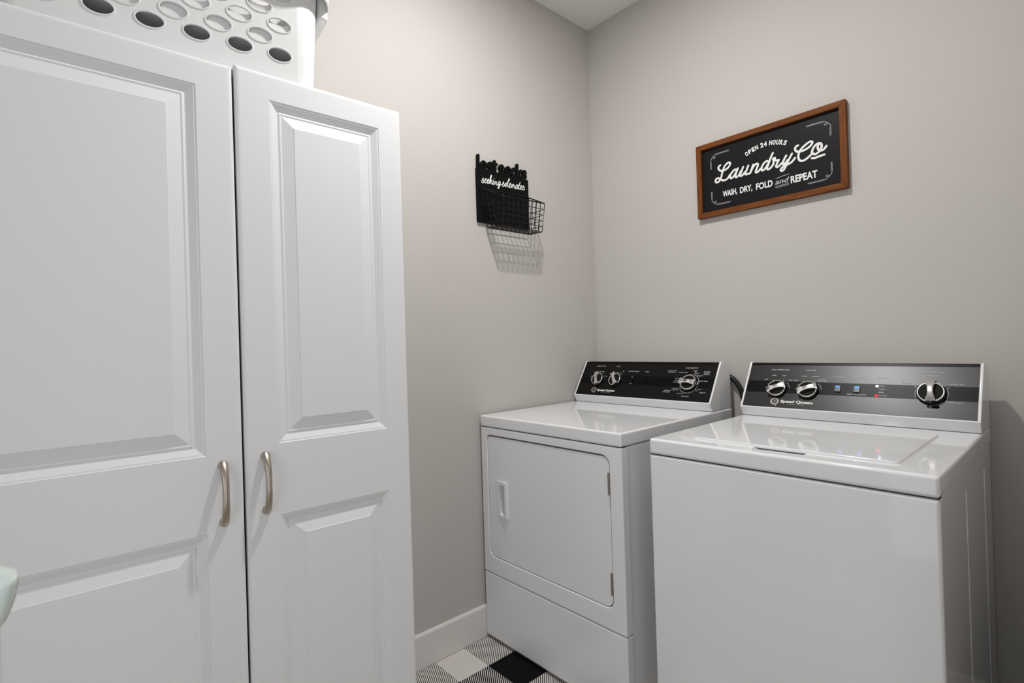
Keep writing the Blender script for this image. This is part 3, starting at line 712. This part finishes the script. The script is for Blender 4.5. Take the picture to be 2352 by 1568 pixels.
# pressed ribs on the visible side
for y in (-0.455, -0.165):
    box(bm, WX1 - 0.0035, WX1 - 0.0018, y - 0.004, y + 0.004, 0.10, 0.79, 0.0012, 1)
obj('body', bm, 'enamel', was)
for x in (WX0 + 0.05, WX1 - 0.05):
    for y in (-0.62, -0.09):
        obj('foot', lathe([(0, 0), (0.022, 0), (0.022, 0.01), (0.012, 0.013), (0.012, 0.026), (0, 0.026)], 16, None, lambda c, x=x, y=y: (x + c.x, y + c.y, c.z)), 'rubber', was)
wp = plate([rrect(WX0, WX1, 0.028, LZ0 - 0.0030, 0.005)], 0.0320, bev=0.0055, seg=4)
obj('front_panel', front(wp, WF + 0.032), 'enamel', was)
obj('seam_shade_strip', newbox(WX0 + 0.0020, WX1 - 0.0020, WF + 0.0050, WF + 0.028, LZ0 - 0.0055, LZ0 + 0.001), 'gap_shade', was, smooth=0)  # added dark strip, painted shade of the seam below the top deck
# top deck with a finger trough cut in front of the lid
deck = newbox(WX0 - 0.0005, WX1 + 0.0005, WF - 0.0012, -0.0395, LZ0, LZ1, 0.0075, 5)
top = obj('top_deck', deck, 'enamel', was)
cut_bm = newbox(1.070, 1.190, -0.7330, -0.690, LZ1 - 0.0065, LZ1 + 0.02, 0.006, 4)
cutter = obj('cutter', cut_bm, None, smooth=0)
mod = top.modifiers.new('cut', 'BOOLEAN'); mod.object = cutter; mod.operation = 'DIFFERENCE'; mod.solver = 'EXACT'
dg = bpy.context.evaluated_depsgraph_get()
me = bpy.data.meshes.new_from_object(top.evaluated_get(dg), depsgraph=dg)
top.modifiers.clear(); top.data = me; me.name = 'top_deck'
me.materials.clear(); me.materials.append(M['enamel'])
for p in me.polygons: p.use_smooth = True
me.set_sharp_from_angle(angle=math.radians(35)); top.modifiers.new('wn', 'WEIGHTED_NORMAL').keep_sharp = True
bpy.data.objects.remove(cutter)
# lid
lx0, lx1, ly0, ly1 = 0.897, 1.366, -0.7060, -0.2860
ld = plate([rrect(lx0, lx1, ly0, ly1, [0.014, 0.014, 0.006, 0.006], 6)], 0.0085, bev=0.003, seg=3)
obj('lid', xform(ld, lambda c: (c.x, c.y, LZ1 - 0.0035 + c.z)), 'enamel', was)
sb = plate([rrect(lx0 - 0.004, lx1 + 0.004, ly0 - 0.003, ly1 + 0.004, 0.015, 6)], 0.0006)
obj('lid_seal', xform(sb, lambda c: (c.x, c.y, LZ1 - 0.0002 + c.z)), 'enamel', was, smooth=0)
wcp = console(was, 0.8003, 1.4415, 'washpanel', (0.0595, 0.1042))
knob(wcp, 0.9135, 0.0728, 0.0300, math.radians(22)); knob(wcp, 1.0112, 0.0728, 0.0300, math.radians(22))
knob(wcp, 1.3324, 0.0790, 0.0325, math.radians(94))
brand(wcp, 0.9130, 0.0264, 0.0142, 0.9315, 1.0340, 0.0235, 0.0092, 0.956, 1.0076, 0.018)
bm = bmesh.new()
PT(wcp, 'WASH TEMPERATURE', 0.8806, 0.9402, 0.1486, 0.0046); PT(wcp, 'LOAD SIZE', 0.9929, 1.0235, 0.1486, 0.0046)
PT(wcp, 'WARM', 0.8861, 0.9004, 0.1262, 0.0040); PT(wcp, 'COOL', 0.9201, 0.9334, 0.1262, 0.0040); PT(wcp, 'HOT', 0.8656, 0.8760, 0.1092, 0.0040); PT(wcp, 'COLD', 0.9438, 0.9568, 0.1088, 0.0040)
PT(wcp, 'SMALL', 0.9614, 0.9755, 0.1088, 0.0040); PT(wcp, 'MEDIUM', 0.9839, 1.0002, 0.1252, 0.0040); PT(wcp, 'LARGE', 1.0134, 1.0367, 0.1254, 0.0040)
PT(wcp, 'SUPER', 1.0370, 1.0590, 0.1140, 0.0036); PT(wcp, 'EXTRA LARGE', 1.0323, 1.0646, 0.1085, 0.0036)
PT(wcp, 'EXTRA RINSE', 1.0783, 1.1124, 0.1255, 0.0042); PT(wcp, 'HEAVY SOIL', 1.1285, 1.1674, 0.1257, 0.0042); PT(wcp, 'STATUS', 1.1984, 1.2223, 0.1256, 0.0042)
PT(wcp, 'FILL', 1.2081, 1.2207, 0.0976, 0.0038); PT(wcp, 'WASH', 1.2066, 1.2217, 0.0870, 0.0038); PT(wcp, 'SPIN', 1.2059, 1.2202, 0.0763, 0.0038); PT(wcp, 'LID LOCK', 1.2078, 1.2295, 0.0660, 0.0038)
PT(wcp, 'PRESS TO CHANGE', 1.1234, 1.1752, 0.0658, 0.0036)
PT(wcp, 'CYCLE SELECTION', 1.3027, 1.3566, 0.1476, 0.0046); PT(wcp, 'NORMAL ECO', 1.3145, 1.3441, 0.1365, 0.0040)
PT(wcp, 'DELICATE', 1.2632, 1.2869, 0.1108, 0.0040); PT(wcp, 'SOAK/RINSE', 1.2601, 1.2864, 0.0534, 0.0040); PT(wcp, 'NORMAL DUTY', 1.3717, 1.4035, 0.1106, 0.0040)
PT(wcp, 'HEAVY DUTY', 1.3728, 1.4027, 0.0532, 0.0040); PT(wcp, 'SPIN OFF', 1.3188, 1.3414, 0.0264, 0.0040)
for a, angs in ((0.9135, (150, 118, 68, 40)), (1.0112, (150, 118, 68, 40))):
    ticks(bm, a, 0.0728, 0.0345, 0.0405, angs, 0.0007); arcline(bm, a, 0.0728, 0.0385, 8, 34)
for t0, t1 in ((40, 80), (100, 140), (160, 200), (222, 262), (278, 318), (-22, 22)): arcline(bm, 1.3324, 0.0790, 0.0375, t0, t1)
ticks(bm, 1.3324, 0.0790, 0.0375, 0.0455, (90, 28, 152, 212, 270, -32), 0.0008)
obj('dial_marks', bm, 'print', wcp, smooth=0)['kind'] = 'stuff'
bm = bmesh.new()
put_text(bm, 'LAUNDRY SYSTEMS', 0.956, 1.0076, 0.0163, 0.0030, slant, 0.0019)
obj('small_lettering', bm, 'lettergrey', wcp, smooth=0)
for a in (1.0958, 1.1487):
    pb = prism([(a - 0.0088, 0.0715), (a + 0.0088, 0.0715), (a + 0.0088, 0.0940), (a - 0.0088, 0.0940)], 0.0, 0.0042, 'z', bev=0.0012)
    bt = obj('button', xform(pb, lambda c: slant(c.x, c.y, c.z + 0.001)), 'button', wcp, smooth=40)
    lb = lathe([(0, 0.0), (0.0058, 0.0), (0.0048, 0.0014), (0, 0.0018)], 18, None, lambda c, a=a: slant(a + 0.0002 + c.x, 0.0890 + c.y * 0.55, 0.0052 + c.z))
    ob = obj('blue_light', lb, 'blue', bt, smooth=50, wn=False)
for a, v, mm, nm in ((1.2008, 0.0972, 'bluewhite', 'blue_light'), (1.2016, 0.0653, 'red', 'red_light')):
    obj(nm, lathe([(0, 0.0), (0.0046, 0.0), (0.0036, 0.0012), (0, 0.0016)], 18, None, lambda c, a=a, v=v: slant(a + c.x, v + c.y * 0.8, 0.0017 + c.z)), mm, wcp, smooth=50, wn=False)
pb = lathe([(0, 0.0), (0.0050, 0.0), (0.0042, 0.003), (0, 0.0038)], 18, None, lambda c: slant(1.3450 + c.x * 1.6, 0.0385 + c.y * 0.9, 0.0014 + c.z))
obj('indicator', pb, 'stripe', wcp, smooth=50, wn=False)

# ------------------------------------------------------------------ hose between the machines
hp = smooth_path([(0.600, -0.020, 1.004), (0.640, -0.020, 1.010), (0.679, -0.0195, 1.0062), (0.6985, -0.019, 0.9915), (0.7135, -0.0185, 0.9700), (0.7250, -0.018, 0.9430), (0.7330, -0.018, 0.900), (0.738, -0.0185, 0.80), (0.742, -0.019, 0.60), (0.746, -0.019, 0.30), (0.75, -0.020, 0.16)], 5)
t = obj('drain_hose', tube(hp, 0.0098, 12, up=Vector((0, 1, 0))), 'rubber', smooth=60, wn=False)
t['label'] = 'black rubber hose curving down the wall between dryer and washing machine'; t['category'] = 'hose'

# ------------------------------------------------------------------ rug
bm = bmesh.new(); box(bm, 0.0125, 1.62, -1.270, -0.700, 0.0, 0.0075, 0.003, 2)
rug = obj('check_rug', bm, 'rug', smooth=30)
rug['label'] = 'black and white buffalo check woven rug on the floor in front of the dryer'; rug['category'] = 'rug'

# ------------------------------------------------------------------ laundry sign
sg = thing('framed_sign', 'black laundry sign with white script lettering in a brown wooden frame on the back wall', 'sign', (0.8370, 0, 1.8050))
SX0, SX1, SZ0, SZ1 = 0.5655, 1.1070, 1.6557, 1.9543
fw, fd_ = 0.0205, 0.0225
def rail(corners):
    bm = bmesh.new()
    F = [bm.verts.new((x - 0.8370, -fd_, z - 1.8050)) for x, z in corners]; B = [bm.verts.new((x - 0.8370, -0.0005, z - 1.8050)) for x, z in corners]
    bm.faces.new(F); bm.faces.new(B[::-1])
    for i in range(4): bm.faces.new((F[i], B[i], B[(i + 1) % 4], F[(i + 1) % 4]))
    bmesh.ops.recalc_face_normals(bm, faces=bm.faces[:])
    es = [e for e in bm.edges if e.calc_face_angle(0) > 0.5]
    bmesh.ops.bevel(bm, geom=es, offset=0.0012, segments=2, profile=0.5, affect='EDGES')
    return bm
o_, i_ = [(SX0, SZ0), (SX1, SZ0), (SX1, SZ1), (SX0, SZ1)], [(SX0 + fw, SZ0 + fw), (SX1 - fw, SZ0 + fw), (SX1 - fw, SZ1 - fw), (SX0 + fw, SZ1 - fw)]
for k in range(4): obj('frame_rail', rail([o_[k], o_[(k + 1) % 4], i_[(k + 1) % 4], i_[k]]), 'woodv' if k % 2 else 'wood', sg)
obj('sign_panel', newbox(SX0 + 0.01 - 0.837, SX1 - 0.01 - 0.837, -0.0100, -0.0008, SZ0 + 0.01 - 1.805, SZ1 - 0.01 - 1.805), 'signface', sg, smooth=0)
sgn = lambda a, b, d: (a - 0.8370, -0.0101 - d, b - 1.8050)
bm = bmesh.new()
for i_, st in enumerate(LAUNDRY): ribbon(bm, st, 0.0037, sgn, 0.0004 + 0.00025 * (i_ % 2) + 0.00002 * i_, sub=4, ramp=0.0002)
obj('script_lettering', bm, 'letter', sg, smooth=0)
bm = bmesh.new()
def arc(a, b):     # bend text upwards in the middle
    return (a, b)
word = 'OPEN 24 HOURS'; x0, x1 = 0.7625, 0.9155; pos = 0.0; n = sum(0.55 if c == ' ' else 1 for c in word)
for i, ch in enumerate(word):
    adv = 0.55 if ch == ' ' else 1.0; tt = (pos + adv / 2) / n; pos += adv
    if ch == ' ': continue
    cx = x0 + (x1 - x0) * tt
    s = 2 * tt - 1; cz = 1.8865 - 0.0200 * s * s; rot = -math.atan(2 * 0.0200 * s * 2 / (x1 - x0))
    w = 0.0054
    put_text(bm, ch, cx - w, cx + w, cz - 0.0075, 0.0160, sgn, 0.0004, bold=0.045,
             fn=lambda a, b, cx=cx, cz=cz, rot=rot: (cx + (a - cx) * math.cos(rot) - (b - cz) * math.sin(rot), cz + (a - cx) * math.sin(rot) + (b - cz) * math.cos(rot)))
obj('arched_lettering', bm, 'letter', sg, smooth=0)
for s_, a0, a1, b0, h_ in (('WASH,', 0.6690, 0.7270, 1.7275, 0.0215), ('DRY,', 0.7380, 0.7860, 1.7260, 0.0220), ('FOLD', 0.8000, 0.8610, 1.7235, 0.0230), ('REPEAT', 0.9240, 1.0120, 1.7180, 0.0245)):
    obj('capital_lettering', put_text(bmesh.new(), s_, a0, a1, b0, h_, sgn, 0.0004, bold=0.032), 'letter', sg, smooth=0)
bm = bmesh.new()
put_text(bm, 'and', 0.8720, 0.9165, 1.7255, 0.0185, sgn, 0.0004, bold=0.02, fn=lambda a, b: (a + 0.35 * (b - 1.735), b))
ribbon(bm, [(0.8735, 1.7475), (0.8960, 1.7510), (0.9190, 1.7530)], 0.0010, sgn, 0.0004); ribbon(bm, [(0.8700, 1.7175), (0.8930, 1.7188), (0.9165, 1.7200)], 0.0010, sgn, 0.0004)
ribbon(bm, [(0.8720, 1.7125), (0.8930, 1.7140), (0.9160, 1.7150)], 0.0008, sgn, 0.0004)
obj('and_lettering', bm, 'lettergrey', sg, smooth=0)
# corner flourishes
CXm, CZm = 0.8402, 1.8035
base = [(0.6979, 1.9065), (0.6600, 1.9062), (0.6431, 1.9045), (0.6345, 1.8990), (0.6262, 1.8905), (0.6226, 1.8800), (0.6222, 1.8503)]
curl = [(0.6345, 1.8990), (0.6335, 1.8935), (0.6385, 1.8895), (0.6425, 1.8930), (0.6400, 1.8965), (0.6360, 1.8945)]
for sx in (1, -1):
    for sz in (1, -1):
        fl = lambda p: (CXm + sx * (p[0] - CXm), CZm + sz * (p[1] - CZm))
        bm = bmesh.new()
        ribbon(bm, [fl(p) for p in base], 0.00085, sgn, 0.0004); ribbon(bm, [fl(p) for p in curl], 0.0007, sgn, 0.0004)
        ribbon(bm, [fl((p[0] + 0.0028, p[1] - 0.0030)) for p in (base[0], base[1], base[2])], 0.0005, sgn, 0.0004)
        ribbon(bm, [fl((p[0] + 0.0030, p[1] - 0.0020)) for p in (base[5], base[6])], 0.0005, sgn, 0.0004)
        obj('corner_flourish', bm, 'lettergrey', sg, smooth=0)

# ------------------------------------------------------------------ sock holder on the left wall
sk = thing('sock_holder', 'black lost socks board with a wire basket hanging on the left wall', 'wall basket', (0, -0.598, 1.76))
sko = lambda x, y, z: (x, y + 0.598, z - 1.76)
bp = plate([rrect(-0.7405, -0.4558, 1.6600, 1.8790, 0.003, 2)], 0.0115, bev=0.001, seg=1)
obj('board', xform(bp, lambda c: sko(0.0005 + c.z, c.x, c.y)), 'blackpaint', sk)
brd = sk.children[0]
for q_, sts in enumerate(LOST):
    bm = bmesh.new()
    for i_, st in enumerate(sts): ribbon(bm, st, 0.0064, lambda a, b, d: sko(0.0015 + d, a, b), 0.0095 + 0.0003 * (q_ % 2) + 0.0001 * i_, sub=4, ramp=0.0006)
    obj('letter', bm, 'blackpaint', brd, smooth=0)
bm = bmesh.new()
for i_, st in enumerate(SOCKS): ribbon(bm, st, 0.0017, lambda a, b, d: sko(0.0121 + d, a, b), 0.0003 + 0.0002 * (i_ % 2) + 0.00001 * i_, sub=3, ramp=0.00015)
obj('script_lettering', bm, 'letter', brd, smooth=0)
# wire basket: sloping rim, tapered sides
TB = [(0.014, -0.7290, 1.7960), (0.014, -0.4570, 1.8010), (0.127, -0.4745, 1.7475), (0.127, -0.7010, 1.7450)]   # BL BR FR FL
BB = [(0.014, -0.6940, 1.6375), (0.014, -0.4690, 1.6375), (0.104, -0.4720, 1.6330), (0.104, -0.6900, 1.6330)]
lerp = lambda p, q, t: tuple(p[i] + (q[i] - p[i]) * t for i in range(3))
def wire(pts, r, closed=False, name='wire'):
    bm = tube([sko(*p) for p in pts], r, 6, closed=closed)
    return obj(name, bm, 'blackwire', sk, smooth=60, wn=False)
def rloop(c, q=0.06):
    out = []
    for i in range(4):
        p, a, b = c[i], c[i - 1], c[(i + 1) % 4]
        la = math.dist(p, a); lb = math.dist(p, b); r = 0.010
        A, B = lerp(p, a, r / la), lerp(p, b, r / lb)
        for k in range(5):
            t = k / 4; out.append(lerp(lerp(A, p, t), lerp(p, B, t), t))
    return out
wire(rloop(TB), 0.0026, True, 'rim_wire')
for k in range(1, 6):                                     # horizontal hoops
    s = k / 5
    # side hoops stay level at the front height, meeting the sloping rim at the back
    FLt, FRt = lerp(TB[3], BB[3], s), lerp(TB[2], BB[2], s)
    BLt, BRt = list(lerp(TB[0], BB[0], s)), list(lerp(TB[1], BB[1], s))
    zb = 1.7475 + (1.6375 - 1.7475) * s
    BLt[2] = BRt[2] = zb + 0.003
    wire(rloop([tuple(BLt), tuple(BRt), FRt, FLt]), 0.00135 if k < 5 else 0.0018, True)
for i in range(10):                                       # U wires: front, bottom, back
    t = i / 9
    f0, f1 = lerp(TB[3], TB[2], t), lerp(BB[3], BB[2], t); b0, b1 = lerp(TB[0], TB[1], t), lerp(BB[0], BB[1], t)
    pts = [f0, lerp(f1, f0, 0.07), lerp(lerp(f1, f0, 0.02), lerp(f1, b1, 0.03), 0.5), lerp(f1, b1, 0.08), lerp(b1, f1, 0.08), lerp(lerp(b1, b0, 0.02), lerp(b1, f1, 0.03), 0.5), lerp(b1, b0, 0.06), b0]
    wire(pts, 0.0014 if 0 < i < 9 else 0.0019)
for j in (1, 2, 3):                                       # end wires: left side, bottom, right side
    s = j / 4
    a0, a1, c1, c0 = lerp(TB[0], TB[3], s), lerp(BB[0], BB[3], s), lerp(BB[1], BB[2], s), lerp(TB[1], TB[2], s)
    wire([a0, lerp(a1, a0, 0.06), lerp(a1, c1, 0.03), lerp(c1, a1, 0.03), lerp(c1, c0, 0.06), c0], 0.0014)

# ------------------------------------------------------------------ glossy white appliance cut off by the left edge
ap = thing('upright_appliance', 'glossy white rounded plastic appliance with a dark slot, cut off at the left edge', 'appliance', (0.8605, -2.163, 0))
AX = Vector((0.6649, 0.7463, 0)).normalized(); AY = Vector((-0.9982, -0.0560, 0))
A0 = Vector((0.9407, -2.0763, 0.0))
head = [(-0.155, 0.9500), (-0.110, 0.9600), (-0.060, 0.9655), (-0.022, 0.9668), (0.000, 0.9660), (0.0120, 0.9635), (0.0165, 0.9622), (0.0176, 0.9605), (0.0176, 0.9570), (0.0150, 0.9470), (0.0100, 0.9320), (0.0035, 0.9160), (-0.0060, 0.9030), (-0.030, 0.8830), (-0.070, 0.8640), (-0.120, 0.8560), (-0.165, 0.8700), (-0.178, 0.9100), (-0.172, 0.9380)]
cx_, cz_ = -0.085, 0.910
head = [(a, z - 0.003) for a, z in head]
bm = bmesh.new(); rings = []
for k in range(13):
    ph = -1 + 2 * k / 12; sc = max(0.02, (1 - abs(ph) ** 3.2) ** 0.45)
    rings.append([bm.verts.new(A0 + AX * (cx_ + (a - cx_) * sc) + AY * (0.010 + ph * 0.040) + Vector((0, 0, cz_ + (z - cz_) * sc)) - ap.location) for a, z in head])
for p, q in zip(rings, rings[1:]):
    for i in range(len(head)): bm.faces.new((p[i], p[(i + 1) % len(head)], q[(i + 1) % len(head)], q[i]))
bm.faces.new(rings[0]); bm.faces.new(rings[-1][::-1])
hd = obj('housing', bm, 'gloss', ap, smooth=60, wn=False)
md = hd.modifiers.new('sub', 'SUBSURF'); md.levels = md.render_levels = 2
pt = lambda a, z: A0 + AX * a + AY * 0.006 + Vector((0, 0, z)) - ap.location
obj('slot', tube([pt(a, z) for a, z in [(0.0160, 0.9530), (0.0146, 0.9460), (0.0122, 0.9370), (0.0088, 0.9280), (0.0040, 0.9160), (0.0012, 0.9110)]], 0.0012, 8, up=AX), 'darkslot', hd, smooth=50, wn=False)
obj('trim_strip', tube([pt(a + 0.0018, z) for a, z in [(0.0128, 0.9430), (0.0112, 0.9360), (0.0080, 0.9270), (0.0042, 0.9180)]], 0.0010, 8, up=AX), 'chrome', hd, smooth=50, wn=False)
pole = [Vector((0, 0, 0.02)), Vector((0, 0, 0.875))]
pb = A0 + AX * -0.105 + AY * 0.010 - ap.location; pb.z = 0
obj('pole', tube([pb + v for v in pole], 0.016, 16, up=AX), 'gloss', ap, smooth=50, wn=False)
obj('base', xform(plate([rrect(-0.12, 0.12, -0.09, 0.09, 0.03, 6)], 0.035, bev=0.008, seg=3), lambda c: Vector((c.x, c.y, c.z)) + pb), 'gloss', ap)
